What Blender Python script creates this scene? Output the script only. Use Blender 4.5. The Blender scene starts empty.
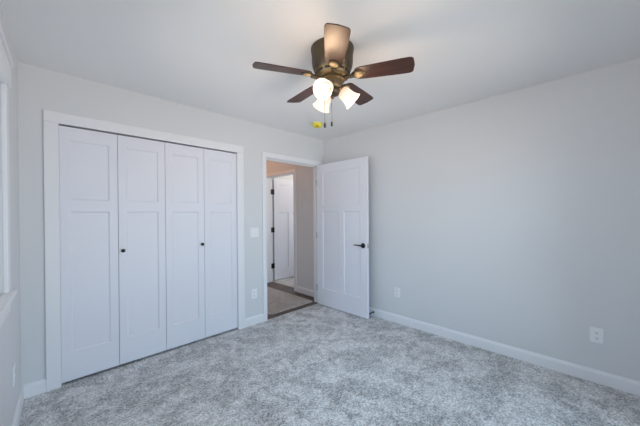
import bpy, bmesh, math, random
from mathutils import Vector, Matrix
random.seed(4)
S = bpy.context.scene
C = S.collection
PI = math.pi

# ---------------------------------------------------------------- camera
cam = bpy.data.cameras.new('camera')
co = bpy.data.objects.new('camera', cam); C.objects.link(co)
yaw, pitch, roll = .7847, -.0054, -.0062
FOC, SY, EYE = 280.13, 2.478, 1.33
c_, s_ = math.cos(yaw), math.sin(yaw)
fw = Vector((s_, c_, 0)); rt = Vector((c_, -s_, 0)); up = Vector((0, 0, 1))
f2 = fw*math.cos(pitch) + up*math.sin(pitch)
u2 = -fw*math.sin(pitch) + up*math.cos(pitch)
r3 = rt*math.cos(roll) + u2*math.sin(roll)
u3 = -rt*math.sin(roll) + u2*math.cos(roll)
m = Matrix((r3, u3, -f2)).transposed().to_4x4(); m.translation = (0, 0, EYE)
co.matrix_world = m
cam.sensor_width = 36; cam.sensor_fit = 'HORIZONTAL'
cam.lens = FOC*36/640; cam.shift_y = SY/640; cam.clip_start = .02
S.camera = co

# ---------------------------------------------------------------- world, daylight, exposure
W = bpy.data.worlds.new('sky'); S.world = W; W.use_nodes = True
bg = W.node_tree.nodes['Background']
bg.inputs[1].default_value = 4.6
_n, _l = W.node_tree.nodes, W.node_tree.links            # blue sky above, pale ground below the horizon
_t = _n.new('ShaderNodeTexCoord'); _s = _n.new('ShaderNodeSeparateXYZ'); _r = _n.new('ShaderNodeValToRGB')
_m = _n.new('ShaderNodeMapRange'); _m.inputs[1].default_value = -.35; _m.inputs[2].default_value = .35
_r.color_ramp.elements[0].color = (.88, .88, .86, 1); _r.color_ramp.elements[1].color = (.45, .74, 1.0, 1)
_l.new(_t.outputs['Generated'], _s.inputs[0]); _l.new(_s.outputs[2], _m.inputs[0]); _l.new(_m.outputs[0], _r.inputs[0])
_l.new(_r.outputs[0], bg.inputs[0])
S.view_settings.view_transform = 'Standard'; S.view_settings.look = 'None'
S.view_settings.exposure = 0.0; S.view_settings.gamma = 1
S.view_settings.use_curve_mapping = False
S.cycles.max_bounces = 14; S.cycles.diffuse_bounces = 10; S.cycles.glossy_bounces = 4
S.cycles.transparent_max_bounces = 12
S.cycles.sample_clamp_indirect = 4

# room numbers (metres)
D = 2.965; R = 3.064; H = 2.44; YB = -.40; T = .115
CORNER = Vector((-.107, D, 0)); LA = math.radians(2.4)      # the left wall opens 2.4 degrees
LM = Matrix.Translation(CORNER) @ Matrix.Rotation(-PI/2 - LA, 4, 'Z')   # x along the left wall towards the camera, y into the room
CX0, CPW = .106, .375; CX1 = CX0 + 4*CPW; CTOP = 2.03
DX0, DX1, DTOP = 2.01, 2.932, 2.04
HX = 3.10; HX2 = 3.24; FY0, FY1 = 3.74, 4.57
def window_light(name, loc, rot, sx, sz):
    l = bpy.data.lights.new(name, 'AREA'); l.shape = 'RECTANGLE'; l.size = sx; l.size_y = sz
    l.cycles.is_portal = True
    o = bpy.data.objects.new(name, l); C.objects.link(o); o.matrix_world = Matrix.Translation(loc) @ rot
WIN_S0, WIN_S1, WZ0, WZ1 = .775, 2.75, .93, 2.03           # left window in wall coordinates
BX0, BX1 = .30, 2.60; NZ0 = .06                                         # unseen window added behind the camera, opened low to light the floor
window_light('left_window_daylight', LM @ Vector(((WIN_S0+WIN_S1)/2, -.13, (WZ0+WZ1)/2)),
             LM.to_3x3().to_4x4() @ Matrix.Rotation(PI/2, 4, 'X'), WIN_S1-WIN_S0, WZ1-WZ0)
window_light('added_near_window_daylight', Vector(((BX0+BX1)/2, YB-.13, (NZ0+WZ1)/2)), Matrix.Rotation(PI/2, 4, 'X'), BX1-BX0, WZ1-NZ0)

# ---------------------------------------------------------------- materials
def nodes(name):
    mt = bpy.data.materials.new(name); mt.use_nodes = True
    nt = mt.node_tree; return mt, nt, nt.nodes, nt.links, nt.nodes['Principled BSDF']
def plain(name, col, rough=.5, metal=0, bump=0, scale=200, vary=.03):
    mt, nt, N, L, P = nodes(name)
    P.inputs['Roughness'].default_value = rough; P.inputs['Metallic'].default_value = metal
    tc = N.new('ShaderNodeTexCoord'); no = N.new('ShaderNodeTexNoise')
    no.inputs['Scale'].default_value = scale; no.inputs['Detail'].default_value = 3
    L.new(tc.outputs['Object'], no.inputs['Vector'])
    mx = N.new('ShaderNodeMix'); mx.data_type = 'RGBA'
    mx.inputs[6].default_value = tuple(v*(1-vary) for v in col)+(1,)
    mx.inputs[7].default_value = tuple(min(1, v*(1+vary)) for v in col)+(1,)
    L.new(no.outputs['Fac'], mx.inputs[0]); L.new(mx.outputs[2], P.inputs['Base Color'])
    if bump:
        b = N.new('ShaderNodeBump'); b.inputs['Strength'].default_value = bump; b.inputs['Distance'].default_value = .002
        L.new(no.outputs['Fac'], b.inputs['Height']); L.new(b.outputs[0], P.inputs['Normal'])
    return mt
M = {}
M['wall'] = plain('wall_paint', (.685, .69, .70), .42, bump=.06, scale=160, vary=.01)
M['ceiling'] = plain('ceiling_paint', (.84, .84, .84), .75, bump=.15, scale=110, vary=.01)
M['trim'] = plain('white_trim_paint', (.80, .80, .82), .35, vary=.005, scale=30)
M['door'] = plain('white_door_paint', (.765, .765, .82), .4, vary=.005, scale=30)
M['plate'] = plain('white_plastic', (.84, .84, .85), .3, vary=.005)
M['black'] = plain('black_metal', (.012, .012, .014), .38, .3)
M['dark'] = plain('dark_slot', (.02, .02, .02), .6)
M['nickel'] = plain('satin_nickel', (.45, .44, .42), .35, .9)
M['brass'] = plain('antique_brass', (.19, .135, .07), .42, .75, bump=.1, scale=60, vary=.2)
M['brass_dark'] = plain('aged_bronze', (.10, .075, .048), .45, .7, bump=.1, scale=60, vary=.2)
M['brass_light'] = plain('polished_brass', (.60, .44, .24), .35, .55, vary=.1)
M['yellow'] = plain('yellow_plastic_cover', (.72, .68, .04), .35, vary=.05)
M['orange'] = plain('orange_label', (.75, .28, .06), .5)
M['bounce'] = plain('outside_brick', (.5, .5, .5), .8)

def carpet(name, a, b, big=.55):
    mt, nt, N, L, P = nodes(name)
    P.inputs['Roughness'].default_value = .95; P.inputs['Specular IOR Level'].default_value = .1
    P.inputs['Sheen Weight'].default_value = .25; P.inputs['Sheen Roughness'].default_value = .5
    tc = N.new('ShaderNodeTexCoord')
    def noise(scale, detail, rough=.6, dist=0):
        n = N.new('ShaderNodeTexNoise'); n.inputs['Scale'].default_value = scale
        n.inputs['Detail'].default_value = detail; n.inputs['Roughness'].default_value = rough
        n.inputs['Distortion'].default_value = dist
        L.new(tc.outputs['Object'], n.inputs['Vector']); return n
    def ramp(n, p0, p1, v0, v1):
        r = N.new('ShaderNodeMapRange'); r.inputs[1].default_value = p0; r.inputs[2].default_value = p1
        r.inputs[3].default_value = v0; r.inputs[4].default_value = v1; r.interpolation_type = 'SMOOTHSTEP'
        L.new(n.outputs['Fac'], r.inputs[0]); return r
    n1 = ramp(noise(4.2, 5, .6, .6), .40, .60, 0, 1)       # brushed pile lying both ways
    n2 = ramp(noise(17, 4, .7, .3), .38, .62, 0, 1)
    n3 = ramp(noise(68, 3, .9), .42, .58, 0, 1)              # yarn tips
    def math_(op, x, y):
        k = N.new('ShaderNodeMath'); k.operation = op
        for i, v in enumerate((x, y)):
            if isinstance(v, (int, float)): k.inputs[i].default_value = v
            else: L.new(v, k.inputs[i])
        return k.outputs[0]
    s = math_('ADD', math_('MULTIPLY', n1.outputs[0], big*.5), math_('MULTIPLY', n2.outputs[0], big*.5))
    s = math_('ADD', s, math_('MULTIPLY', n3.outputs[0], 1-big))
    mx = N.new('ShaderNodeMix'); mx.data_type = 'RGBA'
    mx.inputs[6].default_value = a+(1,); mx.inputs[7].default_value = b+(1,)
    L.new(s, mx.inputs[0]); L.new(mx.outputs[2], P.inputs['Base Color'])
    bp = N.new('ShaderNodeBump'); bp.inputs['Strength'].default_value = .5; bp.inputs['Distance'].default_value = .006
    L.new(n3.outputs[0], bp.inputs['Height']); L.new(bp.outputs[0], P.inputs['Normal'])
    return mt
M['carpet'] = carpet('grey_carpet', (.19, .192, .198), (.97, .97, .975), .52)
M['far_carpet'] = carpet('pale_carpet', (.38, .365, .35), (.72, .70, .68), .5)
M['rug'] = carpet('beige_rug_pile', (.30, .27, .245), (.66, .61, .57), .4)

def wood(name, c0, c1, rough, sc=(1.5, 14, 14), planks=None):
    mt, nt, N, L, P = nodes(name)
    P.inputs['Roughness'].default_value = rough
    tc = N.new('ShaderNodeTexCoord'); mp = N.new('ShaderNodeMapping'); mp.inputs['Scale'].default_value = sc
    L.new(tc.outputs['Object'], mp.inputs[0])
    no = N.new('ShaderNodeTexNoise'); no.inputs['Scale'].default_value = 3; no.inputs['Detail'].default_value = 6
    no.inputs['Distortion'].default_value = .6
    L.new(mp.outputs[0], no.inputs['Vector'])
    cr = N.new('ShaderNodeValToRGB'); cr.color_ramp.elements[0].color = c0+(1,); cr.color_ramp.elements[1].color = c1+(1,)
    cr.color_ramp.elements[0].position = .32; cr.color_ramp.elements[1].position = .68
    L.new(no.outputs['Fac'], cr.inputs[0])
    out = cr.outputs[0]
    if planks:
        br = N.new('ShaderNodeTexBrick'); br.inputs['Scale'].default_value = 1
        br.inputs['Brick Width'].default_value = 1.1; br.inputs['Row Height'].default_value = .14
        br.inputs['Mortar Size'].default_value = .0025
        br.inputs['Color1'].default_value = (.75, .75, .75, 1); br.inputs['Color2'].default_value = (1.15, 1.12, 1.1, 1)
        br.inputs['Mortar'].default_value = (.2, .2, .2, 1)
        L.new(tc.outputs['Object'], br.inputs['Vector'])
        mx = N.new('ShaderNodeMix'); mx.data_type = 'RGBA'; mx.blend_type = 'MULTIPLY'; mx.inputs[0].default_value = 1
        L.new(out, mx.inputs[6]); L.new(br.outputs[0], mx.inputs[7]); out = mx.outputs[2]
    L.new(out, P.inputs['Base Color'])
    return mt
M['blade'] = wood('walnut_blade', (.030, .011, .007), (.066, .024, .013), .36)
M['planks'] = wood('hall_planks', (.075, .052, .040), (.15, .108, .086), .45, (2, 14, 14), True)

def glass():
    mt = bpy.data.materials.new('window_glass'); mt.use_nodes = True
    N, L = mt.node_tree.nodes, mt.node_tree.links; N.clear()
    o = N.new('ShaderNodeOutputMaterial'); a = N.new('ShaderNodeBsdfTransparent'); b = N.new('ShaderNodeBsdfGlossy')
    b.inputs['Roughness'].default_value = .02; f = N.new('ShaderNodeFresnel'); f.inputs[0].default_value = 1.45
    x = N.new('ShaderNodeMixShader'); L.new(f.outputs[0], x.inputs[0]); L.new(a.outputs[0], x.inputs[1]); L.new(b.outputs[0], x.inputs[2])
    L.new(x.outputs[0], o.inputs[0]); return mt
M['glass'] = glass()
def lit(name, col, e, rough=.4):
    mt, nt, N, L, P = nodes(name)
    P.inputs['Base Color'].default_value = (.85, .8, .72, 1); P.inputs['Roughness'].default_value = rough
    P.inputs['Emission Color'].default_value = col+(1,); P.inputs['Emission Strength'].default_value = e
    return mt
def shade_glass():      # frosted glass lit from inside: brighter where it is nearer the bulb
    mt, nt, N, L, P = nodes('frosted_lamp_glass')
    P.inputs['Base Color'].default_value = (.12, .11, .10, 1); P.inputs['Roughness'].default_value = .3
    tc = N.new('ShaderNodeTexCoord'); sp = N.new('ShaderNodeSeparateXYZ'); L.new(tc.outputs['Object'], sp.inputs[0])
    r = N.new('ShaderNodeMapRange'); r.inputs[1].default_value = .0; r.inputs[2].default_value = .10
    L.new(sp.outputs[2], r.inputs[0])
    cr = N.new('ShaderNodeValToRGB'); L.new(r.outputs[0], cr.inputs[0])
    cr.color_ramp.elements[0].color = (.60, .40, .26, 1); cr.color_ramp.elements[1].color = (.96, .84, .68, 1)
    cr.color_ramp.elements[1].position = .62
    L.new(cr.outputs[0], P.inputs['Emission Color']); P.inputs['Emission Strength'].default_value = 1.2
    return mt
M['shade'] = shade_glass()
M['bulb'] = lit('lit_bulb', (1, .85, .66), 3)

# ---------------------------------------------------------------- helpers
class MB:
    def __init__(self): self.bm = bmesh.new()
    def box(self, x0, y0, z0, x1, y1, z1):
        v = [self.bm.verts.new(p) for p in ((x0,y0,z0),(x1,y0,z0),(x1,y1,z0),(x0,y1,z0),(x0,y0,z1),(x1,y0,z1),(x1,y1,z1),(x0,y1,z1))]
        for f in ((3,2,1,0),(4,5,6,7),(0,1,5,4),(1,2,6,5),(2,3,7,6),(3,0,4,7)): self.bm.faces.new([v[i] for i in f])
        return self
    def lathe(self, prof, n=40, mat=None, cap0=True, cap1=True):
        mat = mat or Matrix(); rings = []
        for r, z in prof:
            rings.append([self.bm.verts.new(mat @ Vector((r*math.cos(2*PI*i/n), r*math.sin(2*PI*i/n), z))) for i in range(n)])
        for a, b in zip(rings, rings[1:]):
            for i in range(n): self.bm.faces.new((a[i], a[(i+1)%n], b[(i+1)%n], b[i]))
        if cap0: self.bm.faces.new(rings[0][::-1])
        if cap1: self.bm.faces.new(rings[-1])
        return self
    def tube(self, pts, rad, n=12):
        pts = [Vector(p) for p in pts]; rings = []
        rs = rad if isinstance(rad, (list, tuple)) else [rad]*len(pts)
        for i, p in enumerate(pts):
            t = (pts[min(i+1, len(pts)-1)] - pts[max(i-1, 0)]).normalized()
            a = t.orthogonal().normalized() if i == 0 else (a - t*a.dot(t)).normalized()
            b = t.cross(a)
            rings.append([self.bm.verts.new(p + rs[i]*(a*math.cos(2*PI*k/n) + b*math.sin(2*PI*k/n))) for k in range(n)])
        for r0, r1 in zip(rings, rings[1:]):
            for k in range(n): self.bm.faces.new((r0[k], r0[(k+1)%n], r1[(k+1)%n], r1[k]))
        self.bm.faces.new(rings[0][::-1]); self.bm.faces.new(rings[-1]); return self
    def poly(self, pts, h):                 # prism of an outline in xy, from z=0 to h
        a = [self.bm.verts.new((x, y, 0)) for x, y in pts]; b = [self.bm.verts.new((x, y, h)) for x, y in pts]
        self.bm.faces.new(a[::-1]); self.bm.faces.new(b); n = len(pts)
        for i in range(n): self.bm.faces.new((a[i], a[(i+1)%n], b[(i+1)%n], b[i]))
        return self
    def build(self, name, mat, parent=None, bevel=0, smooth=False, mw=None, seg=2):
        bmesh.ops.recalc_face_normals(self.bm, faces=self.bm.faces[:])
        me = bpy.data.meshes.new(name); self.bm.to_mesh(me); self.bm.free()
        me.materials.append(mat); o = bpy.data.objects.new(name, me); C.objects.link(o)
        if smooth:
            for p in me.polygons: p.use_smooth = True
            e = o.modifiers.new('edges', 'EDGE_SPLIT'); e.split_angle = math.radians(38)
        if bevel:
            b = o.modifiers.new('bevel', 'BEVEL'); b.width = bevel; b.segments = seg; b.limit_method = 'ANGLE'
        if parent: o.parent = parent
        if mw is not None:
            o.matrix_world = mw if not parent else mw
            if parent: o.parent = parent; o.matrix_parent_inverse = Matrix(); o.matrix_basis = mw
        return o
def empty(name, mw=None, parent=None):
    o = bpy.data.objects.new(name, None); C.objects.link(o); o.empty_display_size = .1
    if parent: o.parent = parent
    if mw is not None: o.matrix_basis = mw
    return o
def tag(o, label=None, cat=None, group=None, kind=None):
    for k, v in (('label', label), ('category', cat), ('group', group), ('kind', kind)):
        if v: o[k] = v
    return o
def struct(o): o['kind'] = 'structure'; return o
TR = Matrix.Translation
def RZ(a): return Matrix.Rotation(a, 4, 'Z')

def leaf(w, z0, z1, t, panels, depth=.007, slope=.010):
    """door leaf: x 0..w, y 0..-t (front face at y=-t ... back at y=0), sunk panels on both faces"""
    mb = MB(); bm = mb.bm
    xs = sorted({0, w} | {p[0] for p in panels} | {p[2] for p in panels})
    zs = sorted({z0, z1} | {p[1] for p in panels} | {p[3] for p in panels})
    for y, sg in ((-t, 1), (0, -1)):
        for xa, xb in zip(xs, xs[1:]):
            for za, zb in zip(zs, zs[1:]):
                cx, cz = (xa+xb)/2, (za+zb)/2
                if any(p[0] < cx < p[2] and p[1] < cz < p[3] for p in panels): continue
                bm.faces.new([bm.verts.new(v) for v in ((xa,y,za),(xb,y,za),(xb,y,zb),(xa,y,zb))])
        for (xa, za, xb, zb) in panels:
            o = [(xa,y,za),(xb,y,za),(xb,y,zb),(xa,y,zb)]
            yi = y + sg*depth; k = slope
            i = [(xa+k,yi,za+k),(xb-k,yi,za+k),(xb-k,yi,zb-k),(xa+k,yi,zb-k)]
            for q in range(4):
                bm.faces.new([bm.verts.new(v) for v in (o[q], o[(q+1)%4], i[(q+1)%4], i[q])])
            bm.faces.new([bm.verts.new(v) for v in i])
    for (xa, xb, za, zb, a) in ((0,0,z0,z1,'x'),(w,w,z0,z1,'x'),(0,w,z0,z0,'z'),(0,w,z1,z1,'z')):
        q = ((xa,-t,za),(xa,0,za),(xa,0,zb),(xa,-t,zb)) if a == 'x' else ((xa,-t,za),(xb,-t,za),(xb,0,za),(xa,0,za))
        bm.faces.new([bm.verts.new(v) for v in q])
    bmesh.ops.remove_doubles(bm, verts=bm.verts[:], dist=1e-5)
    return mb

# ---------------------------------------------------------------- room shell
def slab(name, mat, *boxes, mw=None):
    mb = MB()
    for b in boxes: mb.box(*b)
    return struct(mb.build(name, mat, mw=mw))
def wall_with_hole(x0, x1, y0, y1, holes, top=H):
    """boxes of a wall along x with rectangular holes (xa, za, xb, zb)"""
    out = []; x = x0
    for xa, za, xb, zb in sorted(holes):
        out.append((x, y0, 0, xa, y1, top))
        if za > 0: out.append((xa, y0, 0, xb, y1, za))
        if zb < top: out.append((xa, y0, zb, xb, y1, top))
        x = xb
    out.append((x, y0, 0, x1, y1, top)); return out
slab('floor', M['carpet'], (-.6, YB-.2, -.06, R+T, D+.015, 0))
slab('ceiling', M['ceiling'], (-.7, YB-.2, H, 5.4, 6.0, H+.1))
slab('wall_far', M['wall'], *wall_with_hole(-.3, R+T, D, D+T, [(CX0, 0, CX1, CTOP+.012), (DX0-.02, 0, DX1+.02, DTOP+.02)]))
slab('wall_right', M['wall'], (R, YB-T, 0, R+T, D, H))
slab('wall_left', M['wall'], *wall_with_hole(-.1, 3.75, -T, 0, [(WIN_S0, WZ0, WIN_S1, WZ1)]), mw=LM)
slab('wall_near', M['wall'], *wall_with_hole(-.6, R+T, YB-T, YB, [(BX0, NZ0, BX1, WZ1)]))
# closet interior
slab('wall_closet', M['wall'], (-.22, D+T, 0, -.10, 3.75, H), (1.80, D+T, 0, 1.90, 6.0, H), (-.22, 3.70, 0, 1.80, 3.80, H))
slab('floor_closet', M['carpet'], (-.22, D+.015, -.06, 1.85, 3.8, -.001))
# hallway and the room across it
slab('floor_hall', M['planks'], (1.85, D+.015, -.06, HX2, 6.0, -.004))
slab('wall_hall_right', M['wall'], (HX, D+T, 0, HX2, FY0-.02, H), (HX, FY1+.02, 0, HX2, 6.0, H), (HX, FY0-.02, DTOP+.02, HX2, FY1+.02, H))
slab('wall_hall_end', M['wall'], (1.90, 5.9, 0, HX, 6.0, H))
slab('floor_far_room', M['far_carpet'], (HX2, D+.05, -.06, 5.3, 6.0, 0))
slab('wall_far_room', M['wall'], (HX2, 4.67, 0, 5.3, 4.84, H), (HX2, 3.0, 0, 5.3, 3.10, H),
     (5.2, 3.1, 0, 5.3, 4.67, .6), (5.2, 3.1, 2.05, 5.3, 4.67, H), (5.2, 3.1, .6, 5.3, 3.3, 2.05), (5.2, 4.5, .6, 5.3, 4.67, 2.05))

# baseboards
def baseboard(name, x0, x1, mw, h=.1, t=.015):
    mb = MB(); bm = mb.bm
    prof = [(0,.001),(t,.001),(t,h-.022),(t*.75,h-.012),(t*.45,h-.004),(t*.3,h),(0,h)]
    a = [bm.verts.new((x0, y, z)) for y, z in prof]; b = [bm.verts.new((x1, y, z)) for y, z in prof]
    n = len(prof); bm.faces.new(a); bm.faces.new(b[::-1])
    for i in range(n): bm.faces.new((a[i], a[(i+1)%n], b[(i+1)%n], b[i]))
    return struct(mb.build(name, M['trim'], mw=mw))
MR = TR((R, D, 0)) @ RZ(-PI/2) @ Matrix.Scale(-1, 4, (0,1,0))       # x towards the camera, y into the room
MR = TR((R, 0, 0)) @ RZ(PI/2)                                          # x = +Y world, y = -X world
baseboard('baseboard_right', YB, D-.002, MR)
baseboard('baseboard_left', .002, 3.4, LM)
MF = TR((0, D, 0)) @ RZ(PI)                                            # x = -X world, y = -Y world
CAS = .085; CW = .062
baseboard('baseboard_far', -(CX0-CAS), .10, MF)
baseboard('baseboard_far', -(DX0-CW), -(CX1+CAS), MF)
baseboard('baseboard_near', -.2, R-.02, TR((0, YB, 0)))
MH = TR((HX, 0, 0)) @ RZ(PI/2)
baseboard('baseboard_hall', D+T, FY0-.068, MH)

# casings
def casing(name, boxes, bevel=.004):
    mb = MB()
    for b in boxes: mb.box(*b)
    return struct(mb.build(name, M['trim'], bevel=bevel))
casing('trim_1', [(CX0-CAS, D-.018, 0, CX0, D, CTOP+.012), (CX1, D-.018, 0, CX1+CAS, D, CTOP+.012),
                  (CX0-CAS, D-.018, CTOP+.012, CX1+CAS, D, CTOP+.097)])
casing('trim_2', [(DX0-CW, D-.018, 0, DX0-.006, D, DTOP+.006), (DX1+.006, D-.018, 0, DX1+CW+.004, D, DTOP+.006),
                  (DX0-CW, D-.018, DTOP+.006, DX1+CW+.004, D, DTOP+.068)])
casing('trim_3', [(DX0-.02, D, 0, DX0, D+T, DTOP), (DX1, D, 0, DX1+.02, D+T, DTOP), (DX0-.02, D, DTOP, DX1+.02, D+T, DTOP+.02),
                  (DX0, D+.045, 0, DX0+.012, D+.08, DTOP-.012), (DX1-.012, D+.045, 0, DX1, D+.08, DTOP-.012), (DX0, D+.045, DTOP-.012, DX1, D+.08, DTOP)], .001)
casing('trim_4', [(HX-.018, FY0-.066, 0, HX, FY0-.006, DTOP+.006), (HX-.018, FY1+.006, 0, HX, FY1+.066, DTOP+.006),
                  (HX-.018, FY0-.066, DTOP+.006, HX, FY1+.066, DTOP+.066),
                  (HX, FY0-.02, 0, HX2, FY0, DTOP), (HX, FY1, 0, HX2, FY1+.02, DTOP), (HX, FY0-.02, DTOP, HX2, FY1+.02, DTOP+.02)], .003)
# the strip where the carpet meets the hall planks
struct(MB().box(DX0, D+.005, 0, DX1, D+.05, .004).build('trim_5', M['planks'], bevel=.002))

# windows (left wall, and the one added behind the camera for daylight)
def window(name, x0, x1, mw, WZ0=WZ0):
    w = struct(empty(name, mw))
    f = MB()
    for b in ((x0-.085,0,WZ0-.005,x0,.02,WZ1-.01), (x1,0,WZ0-.005,x1+.085,.02,WZ1-.01), (x0-.085,0,WZ1-.01,x1+.085,.03,WZ1+.11)): f.box(*b)
    f.build('window_casing', M['trim'], w, bevel=.003)
    MB().box(x0-.092, 0, WZ1+.11, x1+.092, .040, WZ1+.135).build('window_cap', M['trim'], w, bevel=.004)
    MB().box(x0-.10, -.06, WZ0-.03, x1+.10, .042, WZ0-.005).build('window_sill', M['trim'], w, bevel=.005)
    MB().box(x0-.085, 0, WZ0-.115, x1+.085, .018, WZ0-.031).build('window_apron', M['trim'], w, bevel=.004)
    fr = MB(); xm = (x0+x1)/2; zm = (WZ0+WZ1)/2
    for b in ((x0,-T,WZ0,x0+.045,-.04,WZ1), (x1-.045,-T,WZ0,x1,-.04,WZ1), (x0+.045,-T,WZ0,x1-.045,-.04,WZ0+.05), (x0+.045,-T,WZ1-.045,x1-.045,-.04,WZ1),
              (xm-.03,-T,WZ0+.05,xm+.03,-.04,WZ1-.045), (x0+.045,-.09,zm-.02,xm-.03,-.055,zm+.02), (xm+.03,-.09,zm-.02,x1-.045,-.055,zm+.02)): fr.box(*b)
    sash = fr.build('window_frame', M['trim'], w, bevel=.003)
    for a, b in ((x0+.046, xm-.031), (xm+.031, x1-.046)):
        MB().box(a, -.080, WZ0+.051, b, -.076, WZ1-.046).build('window_pane', M['glass'], sash)
    return w
window('window_1', WIN_S0, WIN_S1, LM)
window('added_window_near', BX0, BX1, Matrix.Translation((0, YB, 0)), NZ0)

# ---------------------------------------------------------------- doors
def bifold(name, x0, knob_side, label):
    d = struct(tag(empty(name, TR((x0, D+.036, 0))), label, 'door'))
    w = CPW; g = .0018; pn = lambda W_: [(.058, .245, W_-.058, 1.362), (.058, 1.452, W_-.058, 1.925)]
    for k in (0, 1):
        lw = w - 2*g
        lf = leaf(lw, .022, CTOP, .032, pn(lw)).build('door_leaf', M['door'], d, mw=TR((k*w+g, 0, 0)))
        if k == knob_side:
            kx = .028 if k == 1 else lw-.028
            kb = MB().lathe([(.011,0),(.011,.003),(.006,.006),(.006,.014),(.013,.018),(.0165,.024),(.0155,.030),(.009,.034)], 24,
                       Matrix.Rotation(PI/2, 4, 'X')).build('door_knob', M['black'], lf, smooth=True)
            kb.matrix_basis = TR((kx, -.032, 1.02))
            kb['label'] = 'small round black knob'
    return d
bifold('door_2', CX0, 1, 'left pair of white folding closet door leaves, nearest the window')
bifold('door_3', CX0+2*CPW, 0, 'right pair of white folding closet door leaves, nearest the doorway')
struct(MB().box(CX0+.002, D+.045, CTOP+.002, CX1-.002, D+.075, CTOP+.012).build('trim_6', M['dark']))

def hinge_mb(z):
    return MB().lathe([(.006,-.045),(.0075,-.044),(.0075,.044),(.006,.045)], 12, TR((0,0,z)))
# bedroom door, open a right angle towards the right-hand wall
DW, DT = .892, .035
PIV = Vector((2.888+DT/2, D-.004, 0))
# local leaf: x from the hinge to the latch; world direction -Y; face y=-DT looks to -X
MD = TR((2.888+DT, D-.012, 0)) @ RZ(-PI/2)
d1 = struct(tag(empty('door_1', MD), 'white three panel bedroom door standing open with black lever handle', 'door'))
dz = [(.115, 1.455, DW-.105, 1.925), (.115, .25, .425, 1.367), (.510, .25, DW-.105, 1.367)]
lf = leaf(DW, .010, 2.045, DT, dz, .007, .012).build('door_leaf', M['door'], d1)
def lever(side):
    mb = MB()
    mt = TR((DW-.062, -DT if side > 0 else 0, .925)) @ Matrix.Rotation(PI/2 if side > 0 else -PI/2, 4, 'X')
    mb.lathe([(.033,0),(.033,.004),(.029,.009),(.014,.010),(.011,.014),(.011,.045),(.009,.048)], 32, mt)
    y = (-DT-.042) if side > 0 else .042
    x = DW-.062
    mb.tube([(x+.008,y,.925),(x-.015,y,.926),(x-.05,y*1.0,.929),(x-.085,y,.931),(x-.118,y,.928)], [.0095,.0095,.0085,.0075,.006], 14)
    return mb
for sd in (1, -1):
    h_ = lever(sd).build('door_handle', M['black'], d1, smooth=True); h_['label'] = 'black lever handle on a round rose'
MB().box(DW-.0005, -DT+.005, .896, DW+.0015, -.005, .954).build('latch_plate', M['nickel'], d1, bevel=.0005)
for z in (.25, 1.02, 1.79):
    MB().lathe([(.006,-.045),(.0065,-.044),(.0065,.044),(.006,.045)], 12, TR((-.004, -DT-.006, z))).build('hinge', M['nickel'], d1, smooth=True)
struct(MB().box(DX0-.0005, D+.012, .885, DX0+.0015, D+.038, .955).build('trim_7', M['nickel']))

# door of the room across the hall
d4 = struct(tag(empty('door_4', TR((HX2+.050, FY1+.045, 0))), 'white door seen through the doorway with black hinges', 'door'))
fw_ = .80
leaf(fw_, .018, 2.045, .035, [(.115, 1.455, fw_-.115, 1.925), (.115, .25, .36, 1.367), (.445, .25, fw_-.115, 1.367)], .010, .012).build('door_leaf', M['door'], d4)
for z in (.31, 1.02, 1.77):
    hb = MB().lathe([(.014,-.05),(.016,-.048),(.016,.048),(.014,.05)], 14, TR((-.024, -.040, z))).box(-.046, -.042, z-.048, -.0005, -.034, z+.048)
    hb.box(-.086, -.050, z-.048, -.047, -.0455, z+.048)
    hb = hb.build('hinge', M['black'], d4, smooth=True); hb['label'] = 'black butt hinge'
lk = lever(1); lk.bm.free()
mb = MB(); mt = TR((fw_-.062, -.035, .925)) @ Matrix.Rotation(PI/2, 4, 'X')
mb.lathe([(.033,0),(.033,.004),(.029,.009),(.014,.010),(.011,.014),(.011,.045),(.009,.048)], 32, mt)
mb.tube([(fw_-.054,-.077,.925),(fw_-.077,-.077,.926),(fw_-.18,-.077,.928)], [.0095,.009,.006], 12)
mb.build('door_handle', M['black'], d4, smooth=True)

# ---------------------------------------------------------------- ceiling fan
FX, FY = 1.403, 1.278
fan = tag(empty('ceiling_fan', TR((FX, FY, H-.001))), 'antique brass ceiling fan with five walnut blades and three lit bell shades', 'ceiling fan')
B0 = math.atan2(-FY, -FX) + math.radians(0)        # direction from the fan to the camera
A = lambda deg: B0 + math.radians(deg)
hs = MB().lathe([(.144,0),(.144,-.012),(.141,-.018),(.141,-.030),(.139,-.034),(.138,-.095),(.134,-.118),(.127,-.140),(.122,-.150)], 56)
hs.build('motor_housing', M['brass_dark'], fan, smooth=True)
vb = MB().lathe([(.121,-.1505),(.119,-.156),(.108,-.182),(.098,-.194),(.080,-.199)], 56)
vent = vb.build('vent_ring', M['brass'], fan, smooth=True)
for i in range(15):
    a = 2*PI*i/15 + B0 + .12
    mt = RZ(a) @ TR((.1145, 0, -.168)) @ Matrix.Rotation(math.radians(-23), 4, 'Y')
    sl = MB().box(-.003, -.016, -.0125, .003, .016, .0125).build('vent_slot', M['dark'], vent, bevel=.003)
    sl.matrix_basis = mt
MB().lathe([(.079,-.1995),(.082,-.204),(.082,-.214),(.070,-.220),(.066,-.222),(.066,-.262),(.061,-.270),(.050,-.274)], 48).build('switch_housing', M['brass'], fan, smooth=True)
MB().lathe([(.049,-.2745),(.052,-.280),(.052,-.292),(.044,-.304),(.026,-.312),(.014,-.318),(.010,-.328),(.006,-.334)], 40).build('light_fitter', M['brass_dark'], fan, smooth=True)

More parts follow.
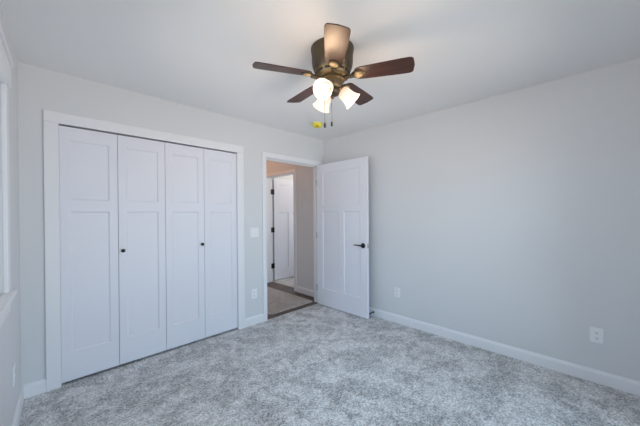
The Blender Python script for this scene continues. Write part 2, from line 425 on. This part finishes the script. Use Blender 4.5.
# one blade along +x, pitched; its bracket and medallion are sub-parts
R0, R1 = .150, .521
def blade_outline():
    pts = []; wt, wr = .068, .055
    for i in range(13):                       # one long side: root -> tip
        t = i/12; pts.append((R0+.03 + (R1-.030-R0-.03)*t, -(wr + (wt-wr)*min(1, t*1.15)**.8)))
    for k in range(1, 6):
        a = k/6*PI/2; pts.append((R1-.030+.030*math.sin(a), -(wt-.022) - .022*math.cos(a)))
    pts.append((R1+.006, 0))
    q = [(x, -y) for x, y in pts if y != 0][::-1]
    root = [(R0+.012, .046), (R0, .026), (R0, -.026), (R0+.012, -.046)]
    return pts + q + root
PITCH = math.radians(12.5)
bm_blade = MB().poly(blade_outline(), .006)
blade0 = bm_blade.build('blade', M['blade'], fan, bevel=.0015)
def place(o, ang): o.matrix_basis = TR((0, 0, -.190)) @ RZ(ang) @ Matrix.Rotation(-PITCH, 4, 'X')
br = MB()
br.tube([(.060, 0, -.010), (.090, 0, -.013), (.125, 0, -.012), (.150, 0, -.008)], [.013, .011, .012, .013], 12)
br.poly([(.130,-.014),(.150,-.030),(.175,-.036),(.200,-.030),(.214,-.012),(.218,0),(.214,.012),(.200,.030),(.175,.036),(.150,.030),(.130,.014)], -.005)
brk = br.build('blade_bracket', M['brass_dark'], blade0, smooth=True)
md = MB().lathe([(.026,-.005),(.027,-.009),(.023,-.012),(.019,-.0105),(.016,-.013),(.008,-.0155)], 32, TR((.176, 0, 0)))
mdl = md.build('medallion', M['brass_light'], blade0, smooth=True)
place(blade0, A(3))
for k in range(1, 5):
    b = blade0.copy(); C.objects.link(b); b.parent = fan; place(b, A(3 + 72*k))
    for ch in (brk, mdl):
        c = ch.copy(); C.objects.link(c); c.parent = b

# three bell shades at 45 degrees, each on its arm
def bell():
    prof = [(.026,0),(.030,.004),(.038,.016),(.043,.032),(.0445,.050),(.046,.068),(.051,.086),(.058,.103),(.065,.113)]
    inner = [(r-.0035, z) for r, z in prof][::-1]
    return prof + [(.0635, .1145)] + inner
arm0 = MB().tube([(.030, 0, -.292), (.050, 0, -.300), (.062, 0, -.294), (.066, 0, -.288)], .009, 12)
TILT = math.radians(133)
for j, deg in enumerate((-24, 96, 216)):
    a = A(deg)
    nk = Vector((.058*math.cos(a), .058*math.sin(a), -.272))
    mt = TR(nk) @ RZ(a) @ Matrix.Rotation(TILT - (math.radians(12) if j == 0 else 0), 4, 'Y')
    hb = MB().lathe([(.012,-.020),(.020,-.016),(.030,-.008),(.032,.004),(.030,.006)], 28).build('shade_holder', M['brass'], fan, smooth=True)
    hb.matrix_basis = mt
    sh = MB().lathe(bell(), 40, None, False, False).build('lamp_shade', M['shade'], fan, smooth=True)
    sh.matrix_basis = mt
    bl = MB().lathe([(.010,.008),(.013,.020),(.020,.036),(.026,.052),(.028,.064),(.024,.078),(.014,.088),(.004,.091)], 24).build('light_bulb', M['bulb'], sh, smooth=True)
    l = bpy.data.lights.new('fan_bulb_light', 'POINT'); l.energy = 5.6; l.color = (1, .68, .43); l.shadow_soft_size = .07
    lo = bpy.data.objects.new('fan_bulb_light', l); C.objects.link(lo); lo.parent = fan
    lo.matrix_basis = TR((mt @ Vector((0, 0, .094 if j == 0 else .105))))
# pull chains
def wpos(px, depth): return None
for (dx, dy, ztop, zbot) in ((-.053, .0, -.25, -.492), (-.003, .068, -.25, -.462)):
    # offsets along the camera's right and forward axes
    p = rt*dx + fw*dy
    ch = MB().tube([(p.x, p.y, ztop), (p.x, p.y, zbot)], .0016, 8).build('pull_chain', M['brass_dark'], fan)
    MB().lathe([(.002,0),(.006,-.004),(.0072,-.010),(.0072,-.030),(.005,-.034)], 16, TR((p.x, p.y, zbot))).build('chain_fob', M['black'], ch, smooth=True)

# ---------------------------------------------------------------- small things
def plate_things():
    def outlet(mw, w, label):
        t = tag(empty('outlet', mw), label, 'electrical outlet')
        MB().box(-w/2, .0005, -.058, w/2, .006, .058).build('cover_plate', M['plate'], t, bevel=.002)
        for dz in (-.021, .021):
            s = MB().lathe([(.0165,0),(.0165,.0025),(.015,.003)], 28, TR((0, .006, dz)) @ Matrix.Rotation(-PI/2, 4, 'X')).build('socket', M['plate'], t, smooth=True)
            MB().box(-.0075, .0088, dz-.002, -.0052, .0094, dz+.007).box(.0052, .0088, dz-.002, .0075, .0094, dz+.006).box(-.0025, .0088, dz-.011, .0025, .0094, dz-.006).build('socket_slot', M['dark'], s)
        return t
    FACE = TR((0, D, 0)) @ RZ(PI)
    outlet(MR @ TR((.022, 0, .372)), .078, 'white outlet low on the right-hand wall at its open stretch')
    outlet(MR @ TR((1.747, 0, .372)), .078, 'white outlet low on the right-hand wall just past the open door')
    outlet(FACE @ TR((-1.824, 0, .369)), .08, 'white outlet low on the narrow wall between closet and doorway')
    outlet(LM @ TR((.43, 0, .36)), .078, 'white outlet low on the left wall under the window edge')
    t = tag(empty('light_switch', FACE @ TR((-1.836, 0, 1.111))), 'white double light switch on the wall between closet and doorway', 'light switch')
    MB().box(-.058, .0005, -.058, .058, .006, .058).build('cover_plate', M['plate'], t, bevel=.002)
    for dx in (-.023, .023):
        MB().box(dx-.0165, .006, -.034, dx+.0165, .009, .034).build('rocker', M['plate'], t, bevel=.0015)
plate_things()
SMX, SMY = 2.395, 2.436
# smoke detector with a yellow dust cover
sd = tag(empty('smoke_detector', TR((SMX, SMY, H-.0005))), 'yellow covered smoke detector on the ceiling before the doorway', 'smoke detector')
MB().lathe([(.050,0),(.050,-.010),(.046,-.012)], 36).build('base', M['plate'], sd, smooth=True)
MB().lathe([(.0465,-.0125),(.061,-.013),(.062,-.022),(.059,-.038),(.049,-.050),(.033,-.056),(.013,-.058)], 36).build('dust_cover', M['yellow'], sd, smooth=True)
lb = MB().lathe([(.016,0),(.016,.002),(.014,.0028)], 24).build('cover_label', M['orange'], sd, smooth=True)
n_ = Vector((-.707, -.707, 0)).normalized()
lb.matrix_basis = TR(Vector((n_.x*.0475, n_.y*.0475, -.0515))) @ n_.lerp(Vector((0,0,-1)), .62).normalized().to_track_quat('Z', 'Y').to_matrix().to_4x4()
# door stop on the right-hand baseboard
st = tag(empty('door_stop', TR((R-.015, 2.082, .052)) @ RZ(PI)), 'black spring door stop on the baseboard behind the open door', 'door stop')
RX = Matrix.Rotation(PI/2, 4, 'Y')
MB().lathe([(.013,0.0005),(.013,.004),(.009,.010),(.006,.013)], 20, RX).build('mount', M['black'], st, smooth=True)
pts = [(.012+.058*i/160, .0055*math.cos(i*2*PI/10), .0055*math.sin(i*2*PI/10)) for i in range(161)]
MB().tube(pts, .0016, 6).build('spring', M['black'], st, smooth=True)
MB().lathe([(.006,.070),(.009,.072),(.009,.084),(.006,.088)], 18, RX).build('tip', M['black'], st, smooth=True)
# runner on the hall planks
def rounded(x0, y0, x1, y1, r, n=8):
    out = []
    for cx, cy, a0 in ((x1-r, y0+r, -PI/2), (x1-r, y1-r, 0), (x0+r, y1-r, PI/2), (x0+r, y0+r, PI)):
        for i in range(n+1): a = a0 + PI/2*i/n; out.append((cx + r*math.cos(a), cy + r*math.sin(a)))
    return out
rug = MB().poly(rounded(2.13, 3.075, 2.935, 5.2, .06), .011).build('hall_rug', M['rug'], bevel=.004)
rug.location.z = -.0035
tag(rug, 'beige runner rug with rounded corners on the hallway planks', 'rug')

# out of sight: warm hall ceiling lamp, then a lamp and window added to light the far room
M['bowl'] = lit('lit_bowl_glass', (1, .78, .55), 1.2)
def ceiling_lamp(x, y, label, energy, col):
    hl = tag(empty('flush_ceiling_lamp', TR((x, y, H-.0005))), label, 'ceiling lamp')
    MB().lathe([(.15,0),(.15,-.02),(.14,-.025)], 32).build('lamp_base', M['brass_dark'], hl, smooth=True)
    MB().lathe([(.139,-.0255),(.135,-.05),(.10,-.08),(.05,-.095),(.01,-.098)], 32).build('lamp_bowl', M['bowl'], hl, smooth=True)
    l = bpy.data.lights.new('ceiling_lamp_light', 'POINT'); l.energy = energy; l.color = col; l.shadow_soft_size = .1
    lo = bpy.data.objects.new('ceiling_lamp_light', l); C.objects.link(lo); lo.parent = hl; lo.location = (0, 0, -.16)
ceiling_lamp(2.45, 4.6, 'flush ceiling lamp with glass bowl above the hallway runner', 6, (1, .47, .22))
ceiling_lamp(4.2, 3.85, 'added fill lamp with glass bowl in the room across the hall', 14, (1, .88, .78))  # unseen lamp added to brighten the door across the hall
w3 = struct(empty('added_window_far_room', TR((5.2, 3.9, 0)) @ RZ(PI/2)))  # unseen window added to let daylight into the far room
f = MB()
for b in ((-.6,-.1,.6,-.55,-.04,2.05),(.55,-.1,.6,.6,-.04,2.05),(-.55,-.1,.6,.55,-.04,.65),(-.55,-.1,2.0,.55,-.04,2.05)): f.box(*b)
sash = f.build('window_frame', M['trim'], w3)
MB().box(-.549, -.08, .651, .549, -.076, 1.999).build('window_pane', M['glass'], sash)
